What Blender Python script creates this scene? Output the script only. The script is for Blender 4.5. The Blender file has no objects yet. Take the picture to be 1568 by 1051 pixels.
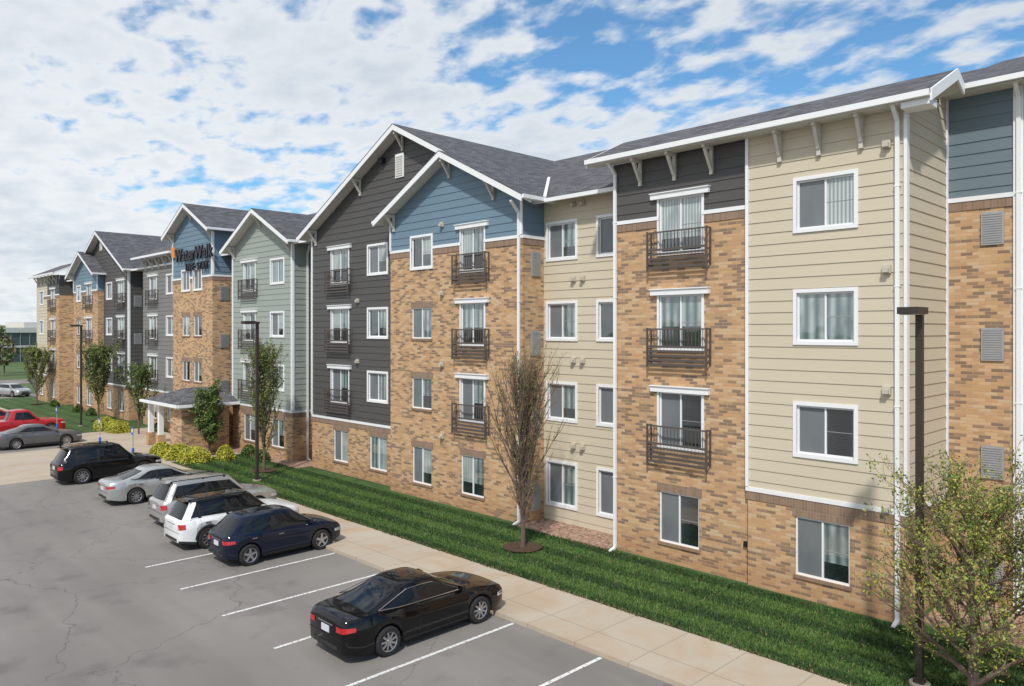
import bpy, math, random, bmesh
import numpy as np
from mathutils import Vector, Matrix
random.seed(7)
S=bpy.context.scene
COL=bpy.context.collection
# ------------------------------------------------------------ material helpers
class NT:
    def __init__(s,name):
        s.m=bpy.data.materials.new(name); s.m.use_nodes=True
        s.t=s.m.node_tree; s.b=s.t.nodes['Principled BSDF']
    def n(s,typ,**kw):
        nd=s.t.nodes.new(typ)
        for k,v in kw.items(): setattr(nd,k,v)
        return nd
    def l(s,a,b): s.t.links.new(a,b)
    def pos(s): return s.n('ShaderNodeNewGeometry').outputs['Position']
    def math(s,op,a,b=None,c=None):
        nd=s.n('ShaderNodeMath',operation=op)
        for i,v in enumerate((a,b,c)):
            if v is None: continue
            if isinstance(v,(int,float)): nd.inputs[i].default_value=v
            else: s.l(v,nd.inputs[i])
        return nd.outputs[0]
    def noise(s,scale,detail=4,vec=None,rough=.55,dist=0):
        nd=s.n('ShaderNodeTexNoise'); nd.inputs['Scale'].default_value=scale
        nd.inputs['Detail'].default_value=detail; nd.inputs['Roughness'].default_value=rough
        nd.inputs['Distortion'].default_value=dist
        s.l(vec if vec is not None else s.pos(),nd.inputs['Vector']); return nd.outputs['Fac']
    def ramp(s,fac,stops,interp='LINEAR'):
        nd=s.n('ShaderNodeValToRGB'); cr=nd.color_ramp; cr.interpolation=interp
        while len(cr.elements)<len(stops): cr.elements.new(.5)
        for e,(p,c) in zip(cr.elements,stops):
            e.position=p; e.color=(c[0],c[1],c[2],1) if not isinstance(c,(int,float)) else (c,c,c,1)
        s.l(fac,nd.inputs[0]); return nd.outputs[0]
    def mix(s,fac,a,b,mode='MIX'):
        nd=s.n('ShaderNodeMix',data_type='RGBA',blend_type=mode)
        for sock,v in ((nd.inputs[0],fac),(nd.inputs[6],a),(nd.inputs[7],b)):
            if isinstance(v,(int,float)): sock.default_value=v
            elif isinstance(v,tuple): sock.default_value=(v[0],v[1],v[2],1)
            else: s.l(v,sock)
        return nd.outputs[2]
    def bump(s,h,dist=.01,strength=1):
        nd=s.n('ShaderNodeBump'); nd.inputs['Distance'].default_value=dist; nd.inputs['Strength'].default_value=strength
        s.l(h,nd.inputs['Height']); s.l(nd.outputs[0],s.b.inputs['Normal'])
    def col(s,c):
        if isinstance(c,tuple): s.b.inputs['Base Color'].default_value=(c[0],c[1],c[2],1)
        else: s.l(c,s.b.inputs['Base Color'])
    def set(s,**kw):
        for k,v in kw.items():
            k={'rough':'Roughness','metal':'Metallic','ior':'IOR','coat':'Coat Weight','coatr':'Coat Roughness','spec':'Specular IOR Level','alpha':'Alpha'}[k]
            s.b.inputs[k].default_value=v
M={}
def simple(name,c,rough=.6,metal=0,var=.12,scale=3,**kw):
    m=NT(name)
    if var:
        f=m.noise(scale,2)
        m.col(m.mix(f,tuple(x*(1-var) for x in c),tuple(min(1,x*(1+var)) for x in c)))
    else: m.col(c)
    m.set(rough=rough,metal=metal,**kw); M[name]=m.m; return m
def siding_mat(name,c):
    m=NT(name)
    p=m.pos(); sx=m.n('ShaderNodeSeparateXYZ'); m.l(p,sx.inputs[0])
    u=m.math('ADD',sx.outputs[0],sx.outputs[1])
    cb=m.n('ShaderNodeCombineXYZ'); m.l(m.math('MULTIPLY',u,.6),cb.inputs[0]); m.l(m.math('MULTIPLY',sx.outputs[2],14),cb.inputs[1])
    f=m.noise(1.2,3,vec=cb.outputs[0]); g=m.noise(.35,2)
    a=m.mix(f,tuple(x*.92 for x in c),tuple(x*1.06 for x in c))
    a=m.mix(g,a,tuple(x*.9 for x in c))
    m.col(a); m.set(rough=.62); M[name]=m.m
def brick_mat(name,vertical=False):
    m=NT(name); p=m.pos(); sx=m.n('ShaderNodeSeparateXYZ'); m.l(p,sx.inputs[0])
    u=m.math('ADD',sx.outputs[0],sx.outputs[1]); cb=m.n('ShaderNodeCombineXYZ')
    m.l(u,cb.inputs[0]); m.l(sx.outputs[2],cb.inputs[1])
    br=m.n('ShaderNodeTexBrick'); m.l(cb.outputs[0],br.inputs['Vector'])
    br.inputs['Scale'].default_value=1
    br.inputs['Color1'].default_value=(0,0,0,1); br.inputs['Color2'].default_value=(1,1,1,1); br.inputs['Mortar'].default_value=(.5,.5,.5,1)
    if vertical:
        br.inputs['Brick Width'].default_value=.085; br.inputs['Row Height'].default_value=.5; br.offset=0
        br.inputs['Mortar Size'].default_value=.008
    else:
        br.inputs['Brick Width'].default_value=.29; br.inputs['Row Height'].default_value=.09
        br.inputs['Mortar Size'].default_value=.006
    br.inputs['Mortar Smooth'].default_value=.3; br.inputs['Bias'].default_value=0
    rv=m.n('ShaderNodeRGBToBW'); m.l(br.outputs['Color'],rv.inputs[0])
    if vertical:
        c=m.ramp(rv.outputs[0],[(0,(.14,.09,.07)),(1,(.25,.155,.115))])
        mort=(.30,.24,.19)
    else:
        c=m.ramp(rv.outputs[0],[(0,(.165,.108,.078)),(.15,(.25,.155,.095)),(.27,(.46,.275,.14)),(.40,(.54,.33,.165)),(.55,(.59,.38,.205)),(.68,(.52,.295,.135)),(.82,(.57,.41,.25)),(.9,(.43,.25,.13))],'CONSTANT')
        mort=(.48,.37,.26)
    big=m.noise(.5,3); c=m.mix(m.math('MULTIPLY',big,.25),c,(.45,.28,.155))
    fine=m.noise(40,2); c=m.mix(m.math('MULTIPLY',fine,.2),c,(.60,.43,.27),'MIX')
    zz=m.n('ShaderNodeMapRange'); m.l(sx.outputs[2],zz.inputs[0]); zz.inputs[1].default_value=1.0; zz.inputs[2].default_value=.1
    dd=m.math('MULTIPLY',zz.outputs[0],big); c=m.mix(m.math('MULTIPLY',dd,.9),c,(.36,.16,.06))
    c=m.mix(br.outputs['Fac'],c,mort)
    m.col(c); m.set(rough=.85)
    h=m.math('SUBTRACT',1,br.outputs['Fac']); m.bump(h,.006,.7)
    M[name]=m.m
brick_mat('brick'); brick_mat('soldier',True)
siding_mat('siding_dark',(.083,.079,.078)); siding_mat('siding_blue',(.150,.232,.305)); siding_mat('siding_cream',(.60,.53,.405))
siding_mat('siding_green',(.32,.36,.325)); siding_mat('siding_grey',(.20,.20,.19)); siding_mat('siding_slate',(.145,.20,.23))
simple('trim_white',(.80,.81,.82),.5,var=.04,scale=2)
simple('soffit',(.62,.6,.55),.6,var=.04)
simple('bracket_beige',(.58,.55,.49),.6,var=.06)
simple('bronze',(.105,.088,.08),.5,.2,var=.1)
simple('pole_bronze',(.05,.042,.038),.45,.3,var=.1)
simple('metal_grey',(.38,.39,.40),.45,.3,var=.1)
simple('grille_grey',(.30,.32,.33),.45,var=0)
simple('fixture',(.5,.46,.38),.5,var=.05)
simple('black',(.012,.012,.013),.5,var=0)
simple('foundation',(.35,.3,.25),.9)
m=NT('shingle'); p=m.pos(); sx=m.n('ShaderNodeSeparateXYZ'); m.l(p,sx.inputs[0])
cb=m.n('ShaderNodeCombineXYZ'); m.l(m.math('ADD',sx.outputs[0],sx.outputs[1]),cb.inputs[0]); m.l(m.math('MULTIPLY',sx.outputs[2],2.2),cb.inputs[1])
br=m.n('ShaderNodeTexBrick'); m.l(cb.outputs[0],br.inputs['Vector']); br.inputs['Scale'].default_value=1
br.inputs['Color1'].default_value=(.055,.056,.062,1); br.inputs['Color2'].default_value=(.155,.155,.17,1); br.inputs['Mortar'].default_value=(.035,.035,.04,1)
br.inputs['Brick Width'].default_value=.36; br.inputs['Row Height'].default_value=.16; br.inputs['Mortar Size'].default_value=.01
c=m.mix(m.math('MULTIPLY',m.noise(.6,3),.5),br.outputs['Color'],(.085,.085,.093))
m.col(c); m.set(rough=.95); m.bump(m.math('SUBTRACT',m.noise(60,2),br.outputs['Fac']),.01,.6); M['shingle']=m.m
def pane(name,c1,c2,freq,ior=1.6,rough=.04):
    m=NT(name); p=m.pos(); sx=m.n('ShaderNodeSeparateXYZ'); m.l(p,sx.inputs[0])
    u=m.math('ADD',sx.outputs[0],sx.outputs[1])
    w=m.math('SINE',m.math('MULTIPLY',u,freq)); w=m.math('MULTIPLY_ADD',w,.5,.5)
    cb=m.n('ShaderNodeCombineXYZ'); m.l(m.math('MULTIPLY',u,1.6),cb.inputs[0]); m.l(m.math('MULTIPLY',sx.outputs[2],.8),cb.inputs[1])
    g=m.ramp(m.noise(1.1,2,vec=cb.outputs[0]),[(.33,.2),(.56,1)]); w=m.math('MULTIPLY',w,g)
    m.col(m.mix(w,c1,c2)); m.set(rough=rough,ior=ior)
    m.bump(m.noise(1.1,1),.04,.3); M[name]=m.m
pane('glass_dark',(.010,.016,.018),(.04,.058,.062),3,2.4)
pane('glass_blind',(.19,.24,.24),(.52,.57,.55),60,2.1)
pane('glass_curtain',(.08,.12,.125),(.36,.43,.42),22,2.3)
pane('glass_screen',(.135,.15,.16),(.19,.21,.22),400,1.6,.22)
# ------------------------------------------------------------ mesh builder
class MB:
    def __init__(s): s.v=[];s.f=[];s.mi=[];s.mats=[]
    def mid(s,m):
        if m not in s.mats: s.mats.append(m)
        return s.mats.index(m)
    def face(s,pts,m):
        i=len(s.v); s.v.extend([tuple(p) for p in pts]); s.f.append(tuple(range(i,i+len(pts)))); s.mi.append(s.mid(m))
    def hexa(s,c,m):
        i=len(s.v); s.v.extend([tuple(p) for p in c]); k=s.mid(m)
        for q in ((0,3,2,1),(4,5,6,7),(0,1,5,4),(1,2,6,5),(2,3,7,6),(3,0,4,7)):
            s.f.append(tuple(i+a for a in q)); s.mi.append(k)
    def box(s,x0,x1,y0,y1,z0,z1,m):
        s.hexa([(x0,y0,z0),(x1,y0,z0),(x1,y1,z0),(x0,y1,z0),(x0,y0,z1),(x1,y0,z1),(x1,y1,z1),(x0,y1,z1)],m)
    def pbox(s,P,u0,u1,o0,o1,z0,z1,m):
        s.hexa([P(u0,o0,z0),P(u1,o0,z0),P(u1,o1,z0),P(u0,o1,z0),P(u0,o0,z1),P(u1,o0,z1),P(u1,o1,z1),P(u0,o1,z1)],m)
    def bar(s,a,b,w,h,m,up=(0,0,1)):
        a=Vector(a);b=Vector(b);d=(b-a).normalized();sd=d.cross(Vector(up))
        if sd.length<1e-4: sd=Vector((1,0,0))
        sd.normalize(); n=sd.cross(d)
        sd*=w/2;n*=h/2
        s.hexa([a-sd-n,a+sd-n,b+sd-n,b-sd-n,a-sd+n,a+sd+n,b+sd+n,b-sd+n],m)
    def tube(s,a,b,r0,r1,m,k=8,caps=False):
        a=Vector(a);b=Vector(b);d=(b-a).normalized()
        sd=d.cross(Vector((0,0,1)))
        if sd.length<1e-3: sd=d.cross(Vector((0,1,0)))
        sd.normalize();n=sd.cross(d);i=len(s.v);mm=s.mid(m)
        for j in range(k):
            t=2*math.pi*j/k;o=sd*math.cos(t)+n*math.sin(t)
            s.v.append(tuple(a+o*r0));s.v.append(tuple(b+o*r1))
        for j in range(k):
            j2=(j+1)%k;s.f.append((i+2*j,i+2*j2,i+2*j2+1,i+2*j+1));s.mi.append(mm)
        if caps:
            s.f.append(tuple(i+2*j for j in range(k)));s.mi.append(mm)
            s.f.append(tuple(i+2*j+1 for j in reversed(range(k))));s.mi.append(mm)
    def build(s,name,parent=None,smooth=False,split=None):
        me=bpy.data.meshes.new(name); me.from_pydata(s.v,[],s.f)
        for m in s.mats: me.materials.append(M[m])
        me.polygons.foreach_set('material_index',s.mi)
        if smooth: me.polygons.foreach_set('use_smooth',[True]*len(s.f))
        me.update()
        o=bpy.data.objects.new(name,me); COL.objects.link(o)
        if parent: o.parent=parent
        if split:
            md=o.modifiers.new('es','EDGE_SPLIT'); md.split_angle=math.radians(split)
        return o
def empty(name,loc=(0,0,0),rz=0):
    e=bpy.data.objects.new(name,None); COL.objects.link(e); e.location=loc; e.rotation_euler=(0,0,rz); e.empty_display_size=.3; return e
FY=lambda Y:(lambda u,o,z:(u,Y-o,z))
SX=lambda X:(lambda u,o,z:(X+o,u,z))
SXN=lambda X:(lambda u,o,z:(X-o,u,z))
WALL=MB();TRIM=MB();WIN=MB();ROOF=MB();RAIL=MB();DET=MB()
LAP=.32
def inside(u,z,ops):
    return any(a[0]<u<a[1] and a[2]<z<a[3] for a in ops)
def brickwall(P,u0,u1,z0,z1,ops=(),m='brick'):
    ops=[o for o in ops if o[2]<z1 and o[3]>z0]
    us=sorted(set([u0,u1]+[x for o in ops for x in o[:2] if u0<x<u1])); zs=sorted(set([z0,z1]+[x for o in ops for x in o[2:4] if z0<x<z1]))
    for a,b in zip(us,us[1:]):
        for c,d in zip(zs,zs[1:]):
            if not inside((a+b)/2,(c+d)/2,ops): WALL.face([P(a,0,c),P(b,0,c),P(b,0,d),P(a,0,d)],m)
def siding(P,u0,u1,z0,z1,m,ops=(),gable=None):
    ops=[o for o in ops if o[2]<z1 and o[3]>z0]
    zt=z1
    if gable: uc,zt,sl=gable
    zs=[z0,zt]+[x for o in ops for x in o[2:4] if z0<x<zt]
    if gable: zs.append(z1)
    k=1
    while z0+k*LAP<zt: zs.append(z0+k*LAP); k+=1
    zs=sorted(set(round(z,4) for z in zs))
    us=sorted(set([u0,u1]+[x for o in ops for x in o[:2] if u0<x<u1]))
    T=.021
    def rng(z):
        if gable and z>z1:
            h=(zt-z)/sl; return max(u0,uc-h),min(u1,uc+h)
        return u0,u1
    for c,d in zip(zs,zs[1:]):
        kk=math.floor((c-z0+1e-3)/LAP); base=z0+kk*LAP
        oc=T*(1-(c-base)/LAP)+.002; od=T*(1-(d-base)/LAP)+.002
        lc=rng(c);ld=rng(d)
        if c>=z1-1e-4 and gable:
            WALL.face([P(lc[0],oc,c),P(lc[1],oc,c),P(ld[1],od,d),P(ld[0],od,d)],m)
            if abs(c-base)<2e-3: WALL.face([P(lc[0],.002,c),P(lc[1],.002,c),P(lc[1],oc,c),P(lc[0],oc,c)],m)
        else:
            for a,b in zip(us,us[1:]):
                if inside((a+b)/2,(c+d)/2,ops): continue
                WALL.face([P(a,oc,c),P(b,oc,c),P(b,od,d),P(a,od,d)],m)
                if abs(c-base)<2e-3: WALL.face([P(a,.002,c),P(b,.002,c),P(b,oc,c),P(a,oc,c)],m)
def band(P,u0,u1,z,ops=()):
    cuts=sorted([(o[0],o[1]) for o in ops if o[2]<z+.1 and o[3]>z-.1])
    a=u0; segs=[]
    for c in cuts:
        if c[0]>a: segs.append((a,c[0]))
        a=c[1]
    segs.append((a,u1))
    for s,e in segs:
        if e-s<.05: continue
        TRIM.pbox(P,s,e,.0,.045,z+.001,z+.12,'trim_white')
        WALL.pbox(P,s,e,.0,.025,z-.24,z-.001,'soldier')
def window(P,u0,u1,z0,z1,style='brick',reveal='brick'):
    D=.11
    f=[(u0,z0,u1,z0),(u1,z0,u1,z1),(u1,z1,u0,z1),(u0,z1,u0,z0)]
    for a,b,c,d in f:
        WIN.face([P(a,.02,b),P(c,.02,d),P(c,-D,d),P(a,-D,b)],reveal if style=='brick' else 'trim_white')
    w=.05
    o0,o1=-.08,-.03
    WIN.pbox(P,u0,u1,o0,o1,z0,z0+w,'trim_white');WIN.pbox(P,u0,u1,o0,o1,z1-w,z1,'trim_white')
    WIN.pbox(P,u0,u0+w,o0,o1,z0+w,z1-w,'trim_white');WIN.pbox(P,u1-w,u1,o0,o1,z0+w,z1-w,'trim_white')
    um=(u0+u1)/2
    WIN.pbox(P,um-.025,um+.025,o0,o1,z0+w,z1-w,'trim_white')
    gl=random.choices(['glass_screen','glass_dark','glass_blind','glass_curtain'],[7,1,1,1])[0]
    gr=random.choices(['glass_dark','glass_blind','glass_curtain'],[1.5,3,4])[0]
    if style=='door': gl=random.choice(['glass_blind','glass_curtain','glass_screen'])
    q=random.choice((.0,.0,.3,.42)) if style!='door' else random.choice((.25,.42,.42))
    def half(a,b,o,g):
        zc=z0+w+(z1-z0-2*w)*q
        if q>0 and g in('glass_blind','glass_curtain'):
            WIN.face([P(a,o,z0+w),P(b,o,z0+w),P(b,o,zc),P(a,o,zc)],'glass_dark')
            WIN.face([P(a,o,zc),P(b,o,zc),P(b,o,z1-w),P(a,o,z1-w)],g)
        else: WIN.face([P(a,o,z0+w),P(b,o,z0+w),P(b,o,z1-w),P(a,o,z1-w)],g)
    half(u0+w,um-.025,-.06,gl); half(um+.025,u1-w,-.065,gr)
    zm=(z0+z1)/2; WIN.pbox(P,um+.025,u1-w,-.064,-.056,zm-.007,zm+.007,'grille_grey')
    if style=='trim':
        t=.10
        TRIM.pbox(P,u0-t,u1+t,0,.05,z1,z1+t,'trim_white');TRIM.pbox(P,u0-t,u1+t,0,.055,z0-t,z0,'trim_white')
        TRIM.pbox(P,u0-t,u0,0,.05,z0,z1,'trim_white');TRIM.pbox(P,u1,u1+t,0,.05,z0,z1,'trim_white')
    elif style=='brick':
        WALL.pbox(P,u0-.08,u1+.08,0,.02,z1,z1+.26,'soldier')
        WALL.pbox(P,u0-.04,u1+.04,-.03,.05,z0-.09,z0-.001,'soldier')
    elif style=='door':
        TRIM.pbox(P,u0-.28,u1+.28,0,.12,z1,z1+.17,'trim_white'); TRIM.pbox(P,u0-.3,u1+.3,0,.16,z1+.17,z1+.20,'trim_white')
        t=.08
        TRIM.pbox(P,u0-t,u0,0,.03,z0,z1,'trim_white');TRIM.pbox(P,u1,u1+t,0,.03,z0,z1,'trim_white');TRIM.pbox(P,u0-t,u1+t,0,.035,z0-t,z0,'trim_white')
def railing(P,u0,u1,z0,z1):
    o=.26;m='bronze'
    for u in (u0,u1):
        RAIL.pbox(P,u-.025,u+.025,.01,.05,z0+.1,z1,m); RAIL.pbox(P,u-.025,u+.025,o-.04,o+.01,z0-.02,z1+.02,m)
        for z in (z1-.04,z0+.14,z0+.34,z0+.54): RAIL.pbox(P,u-.01,u+.01,.05,o-.04,z,z+.045,m)
    RAIL.pbox(P,u0+.025,u1-.025,o-.04,o,z1-.045,z1,m)
    for i in range(5):
        z=z0+.04+i*.14; RAIL.pbox(P,u0+.025,u1-.025,o-.03,o-.01,z,z+.07,m)
    n=int((u1-u0)/.12)
    for i in range(1,n):
        u=u0+(u1-u0)*i/n; RAIL.pbox(P,u-.009,u+.009,o-.028,o-.012,z0+.68,z1-.045,m)
FL=[3.95,7.02,10.08]
HD=[5.47,8.53,11.58]
def ops_trim(u0,u1,fl=FL): return [(u0+.1,u1-.1,z+.1,z+1.42,'trim') for z in fl]
def ops_door(u0,u1): return [(u0,u1,z-1.72,z,'door') for z in HD]
def ops_brick(u0,u1,fl): return [(u0,u1,z+.05,z+1.4,'brick') for z in fl]
def ground_op(u0,u1): return [(u0,u1,.72,2.32,'brick')]
def do_ops(P,ops,reveal='brick'):
    for o in ops:
        window(P,*o[:4],style=o[4],reveal=reveal)
        if o[4]=='door': railing(P,o[0]-.3,o[1]+.3,o[3]-2.26,o[3]-1.05)
def downspout(P,u,z0,z1,ov=.55):
    TRIM.pbox(P,u-.05,u+.05,.03,.11,z0,z1-.45,'trim_white')
    TRIM.bar(P(u,.07,z1-.47),P(u,ov,z1-.05),.1,.08,'trim_white')
    TRIM.bar(P(u,.07,z0+.02),P(u,.4,z0-.08),.1,.08,'trim_white')
    for z in (2.5,5.5,8.5,11): TRIM.pbox(P,u-.07,u+.07,.02,.118,z,z+.03,'trim_white')
def bracket(P,u,zt,out=.52,h=.85):
    w=.05
    TRIM.pbox(P,u-w,u+w,.03,.11,zt-h,zt-.001,'bracket_beige')
    TRIM.pbox(P,u-w,u+w,.11,out,zt-.11,zt-.001,'bracket_beige')
    TRIM.bar(P(u,.1,zt-h*.78),P(u,out-.1,zt-.1),.09,.1,'bracket_beige')
def fixture(P,u,z):
    DET.pbox(P,u-.1,u+.1,.02,.1,z-.1,z+.1,'fixture'); DET.pbox(P,u-.07,u+.07,.1,.19,z-.08,z+.03,'fixture')
def vent(P,u0,u1,z0,z1):
    DET.pbox(P,u0,u1,.01,.05,z0,z1,'metal_grey')
    n=int((z1-z0)/.06)
    for i in range(1,n): 
        z=z0+(z1-z0)*i/n; DET.pbox(P,u0+.04,u1-.04,.05,.065,z-.008,z+.012,'metal_grey')
def slab(a,b,c,d,th,mt,mb='soffit'):
    a,b,c,d=map(Vector,(a,b,c,d)); n=(b-a).cross(d-a).normalized()
    if n.z<0:n=-n
    n*=th
    ROOF.face([a+n,b+n,c+n,d+n],mt); ROOF.face([a,b,c,d],mb)
    for p,q in ((a,b),(b,c),(c,d),(d,a)): ROOF.face([p,q,q+n,p+n],'trim_white' if th>.12 else mt)
def gable_roof(xc,half,ze,sl,yf,yb,ybr=None):
    zr=ze+half*sl
    for sgn in (-1,1):
        xe=xc+sgn*half
        yy=yb if sgn<0 or ybr is None else ybr
        slab((xe,yf,ze),(xc,yf,zr),(xc,yy,zr),(xe,yy,ze),.16,'shingle')
        slab((xe+sgn*.03,yf-.03,ze+.165),(xc,yf-.03,zr+.18),(xc,yy,zr+.18),(xe+sgn*.03,yy,ze+.165),.025,'shingle','shingle')
        a=Vector((xe+sgn*.04,0,ze-.10));b=Vector((xc,0,zr-.08))
        TRIM.hexa([(a.x,yf-.02,a.z),(b.x,yf-.02,b.z),(b.x,yf+.03,b.z),(a.x,yf+.03,a.z),(a.x,yf-.02,a.z+.25),(b.x,yf-.02,b.z+.25),(b.x,yf+.03,b.z+.25),(a.x,yf+.03,a.z+.25)],'trim_white')
        gx0,gx1=sorted((xe+sgn*.04,xe+sgn*.16)); TRIM.box(gx0,gx1,yf,yy,ze+.02,ze+.16,'trim_white')
    return zr
def plane_roof(x0,x1,y0,z0,y1,z1,gutter=True):
    slab((x0,y0,z0),(x1,y0,z0),(x1,y1,z1),(x0,y1,z1),.16,'shingle')
    if gutter: TRIM.box(x0,x1,y0-.13,y0-.005,z0+.0,z0+.14,'trim_white')
# =============================================================== BUILDING
BR=10.93
Y0=20.2
P=FY(Y0)
ops=ops_door(-13.9,-12.36)+ground_op(-13.9,-12.45)
ZT=12.95
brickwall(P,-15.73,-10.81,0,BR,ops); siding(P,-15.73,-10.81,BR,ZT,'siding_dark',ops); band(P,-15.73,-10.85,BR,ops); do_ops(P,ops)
P2=FY(Y0-.1)
ops=ops_trim(-9.43,-7.69)+ground_op(-9.38,-7.9)
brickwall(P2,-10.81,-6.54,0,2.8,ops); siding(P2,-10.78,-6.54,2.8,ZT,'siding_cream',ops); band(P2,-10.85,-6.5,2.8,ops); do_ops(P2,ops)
WALL.box(-10.81,-10.80,Y0-.1,Y0,0,2.8,'brick'); WALL.box(-10.78,-10.77,Y0-.1,Y0,2.8,ZT,'siding_cream')
TRIM.box(-10.85,-10.76,Y0-.16,Y0-.02,2.93,ZT,'trim_white'); TRIM.box(-6.58,-6.50,Y0-.16,Y0+.02,2.93,ZT,'trim_white')
PS=SX(-6.54)
brickwall(PS,Y0-.1,23.3,0,2.8); siding(PS,Y0,23.3,2.8,ZT-.05,'siding_cream'); band(PS,Y0-.1,23.3,2.8)
siding(PS,22.6,23.3,ZT-.05,13.8,'siding_cream')
siding(PS,19.95,22.6,ZT-.05,ZT,'siding_cream',gable=(21.65,13.9,.47))
TRIM.pbox(PS,23.2,23.3,.02,.06,2.93,ZT+.85,'trim_white')
PN=SXN(-15.73); brickwall(PN,Y0,21.5,0,BR); siding(PN,Y0,21.5,BR,ZT-.05,'siding_dark')
for x in (-14.6,-13.3,-12.0): bracket(P,x,ZT,.55)
for x in (-9.8,-8.7,-7.6): bracket(P2,x,ZT,.45)
downspout(P,-15.62,.15,13.1); downspout(P2,-6.72,.15,13.1,.5)
for z in (12.1,8.95,5.9,2.95): fixture(P2,-6.98,z)
DET.pbox(P,-10.95,-10.85,.01,.08,1.15,1.3,'black')
slab((-16.4,19.6,12.97),(-5.84,19.6,12.97),(-5.84,21.65,13.93),(-16.4,21.65,13.93),.16,'shingle')
slab((-16.4,21.65,13.93),(-5.84,21.65,13.93),(-5.84,22.2,13.68),(-16.4,24.4,12.65),.16,'shingle')
TRIM.box(-16.4,-5.84,19.46,19.595,12.97,13.12,'trim_white')
TRIM.box(-16.4,-5.84,19.6,20.1,12.94,12.965,'soffit')
for x in (-16.42,-5.85):
    TRIM.hexa([(x,19.58,12.86),(x+.05,19.58,12.86),(x+.05,21.65,13.82),(x,21.65,13.82),(x,19.58,13.14),(x+.05,19.58,13.14),(x+.05,21.65,14.11),(x,21.65,14.11)],'trim_white')
    TRIM.hexa([(x,21.65,13.82),(x+.05,21.65,13.82),(x+.05,22.2,13.56),(x,22.2,13.56),(x,21.65,14.11),(x+.05,21.65,14.11),(x+.05,22.2,13.84),(x,22.2,13.84)],'trim_white')
TRIM.box(-6.5,-5.86,19.6,20.15,12.80,12.937,'trim_white')
P=FY(21.5)
ops=ops_trim(-20.02,-18.42)+[(-19.92,-18.52,.78,2.35,'trim')]+ops_trim(-17.51,-15.93)+[(-17.41,-16.03,.78,2.35,'trim')]
siding(P,-20.15,-15.73,.0,12.4,'siding_cream',ops); do_ops(P,ops)
for z in (12.15,9.35,6.3,3.1):
    fixture(P,-18.15,z); fixture(P,-18.6,z)
def big_gable(x0,x1,sx0,sx1,doors,trims,grounds,sg_door,sg_plain,sg_ground,flip=False):
    Yd=20.8;Ys=20.3;sl=.5;ze=12.28
    xc=(x0+x1)/2;half=(x1-x0)/2+.5
    P=FY(Yd);ops=[]
    for d in doors: ops+=ops_door(*d)
    for d in trims: ops+=ops_trim(*d)
    for d in grounds: ops+=ground_op(*d)
    zap=ze+half*sl
    a,b=(x0,sx0) if not flip else (sx1,x1)
    brickwall(P,a,b,0,2.8,ops); band(P,a,b,2.8,ops)
    siding(P,x0,x1,2.8,zap-(x1-x0)/2*sl-.02,'siding_dark',ops,gable=(xc,zap-.02,sl)); do_ops(P,ops)
    TRIM.box(a-.02 if not flip else b-.1,a+.1 if not flip else b+.02,Yd-.06,Yd,2.93,12.4,'trim_white')
    gable_roof(xc,half,ze,sl,Yd-.6,31)
    P2=FY(Ys);sc=(sx0+sx1)/2;sh=(sx1-sx0)/2+.5
    ops=ops_door(*sg_door)+ops_brick(*sg_plain,FL[:2])+ops_trim(sg_plain[0]-.1,sg_plain[1]+.1,FL[2:])
    for g in sg_ground: ops+=ground_op(*g)
    brickwall(P2,sx0,sx1,0,BR,ops); band(P2,sx0,sx1,BR,ops)
    siding(P2,sx0,sx1,BR,ze+.25,'siding_blue',ops,gable=(sc,ze+sh*sl-.02,sl)); do_ops(P2,ops)
    gable_roof(sc,sh,ze,sl,Ys-.6,Yd-(.0 if not flip else .61),Yd-(.61 if not flip else .0))
    Q=SXN(sx0); brickwall(Q,Ys,Yd+.7,0,BR); siding(Q,Ys,Yd+.7,BR,12.4,'siding_blue')
    Q=SX(sx1)
    if not flip:
        brickwall(Q,Ys,21.5,0,BR); band(Q,Ys,21.5,BR); siding(Q,Ys,21.5,BR,12.4,'siding_blue')
        for z in (9.5,6.45,3.4,.5): vent(Q,Ys+.45,Ys+.95,z,z+.95)
    else:
        brickwall(Q,Ys,Yd,0,BR); siding(Q,Ys,Yd,BR,12.4,'siding_blue')
    TRIM.box(sx0-.02,sx0+.08,Ys-.06,Ys,BR+.13,12.4,'trim_white');TRIM.box(sx1-.08,sx1+.02,Ys-.06,Ys,BR+.13,12.4,'trim_white')
    for k in (-.93,-.42,.42,.93):
        x=xc+k*(half-.4); z=ze+(half-abs(x-xc))*sl-.03
        if (not (sx0-.6<x<sx1+.6)): bracket(P,x,z,.55,.8)
    bracket(P,xc,zap-.15,.55,.8)
    for k in (-.9,0,.62):
        x=sc+k*(sh-.4); z=ze+(sh-abs(x-sc))*sl-.03-(.1 if k==0 else 0); bracket(P2,x,z,.55,.75)
    TRIM.pbox(P,xc-.55,xc+.1,.03,.07,14.5,15.6,'trim_white')
    for i in range(9): TRIM.pbox(P,xc-.48,xc+.03,.07,.10,14.58+i*.108,14.63+i*.108,'soffit')
    DET.pbox(P,xc-1.7,xc-1.4,.03,.25,15.35,15.6,'black')
big_gable(-36.6,-20.15,-28.68,-20.15,[(-34.6,-33.0)],[(-31.3,-29.55)],[(-34.4,-33.05),(-31.1,-29.66)],(-23.7,-22.3),(-27.05,-25.65),[(-27.0,-25.65),(-23.7,-22.3)])
P=FY(20.3); downspout(P,-20.28,.15,12.35,.5)
fixture(P,-24.9,11.9)
for z in (9.0,6.0,2.95): fixture(P,-24.9,z)
Pd=FY(20.8)
for z in (8.9,5.9): fixture(Pd,-32.1,z)
def recess(x0,x1,Y,m,z=12.6,br=2.8):
    P=FY(Y);brickwall(P,x0,x1,0,br);siding(P,x0,x1,br,z,m);band(P,x0,x1,br)
recess(-38.75,-36.6,23.0,'siding_green')
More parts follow.
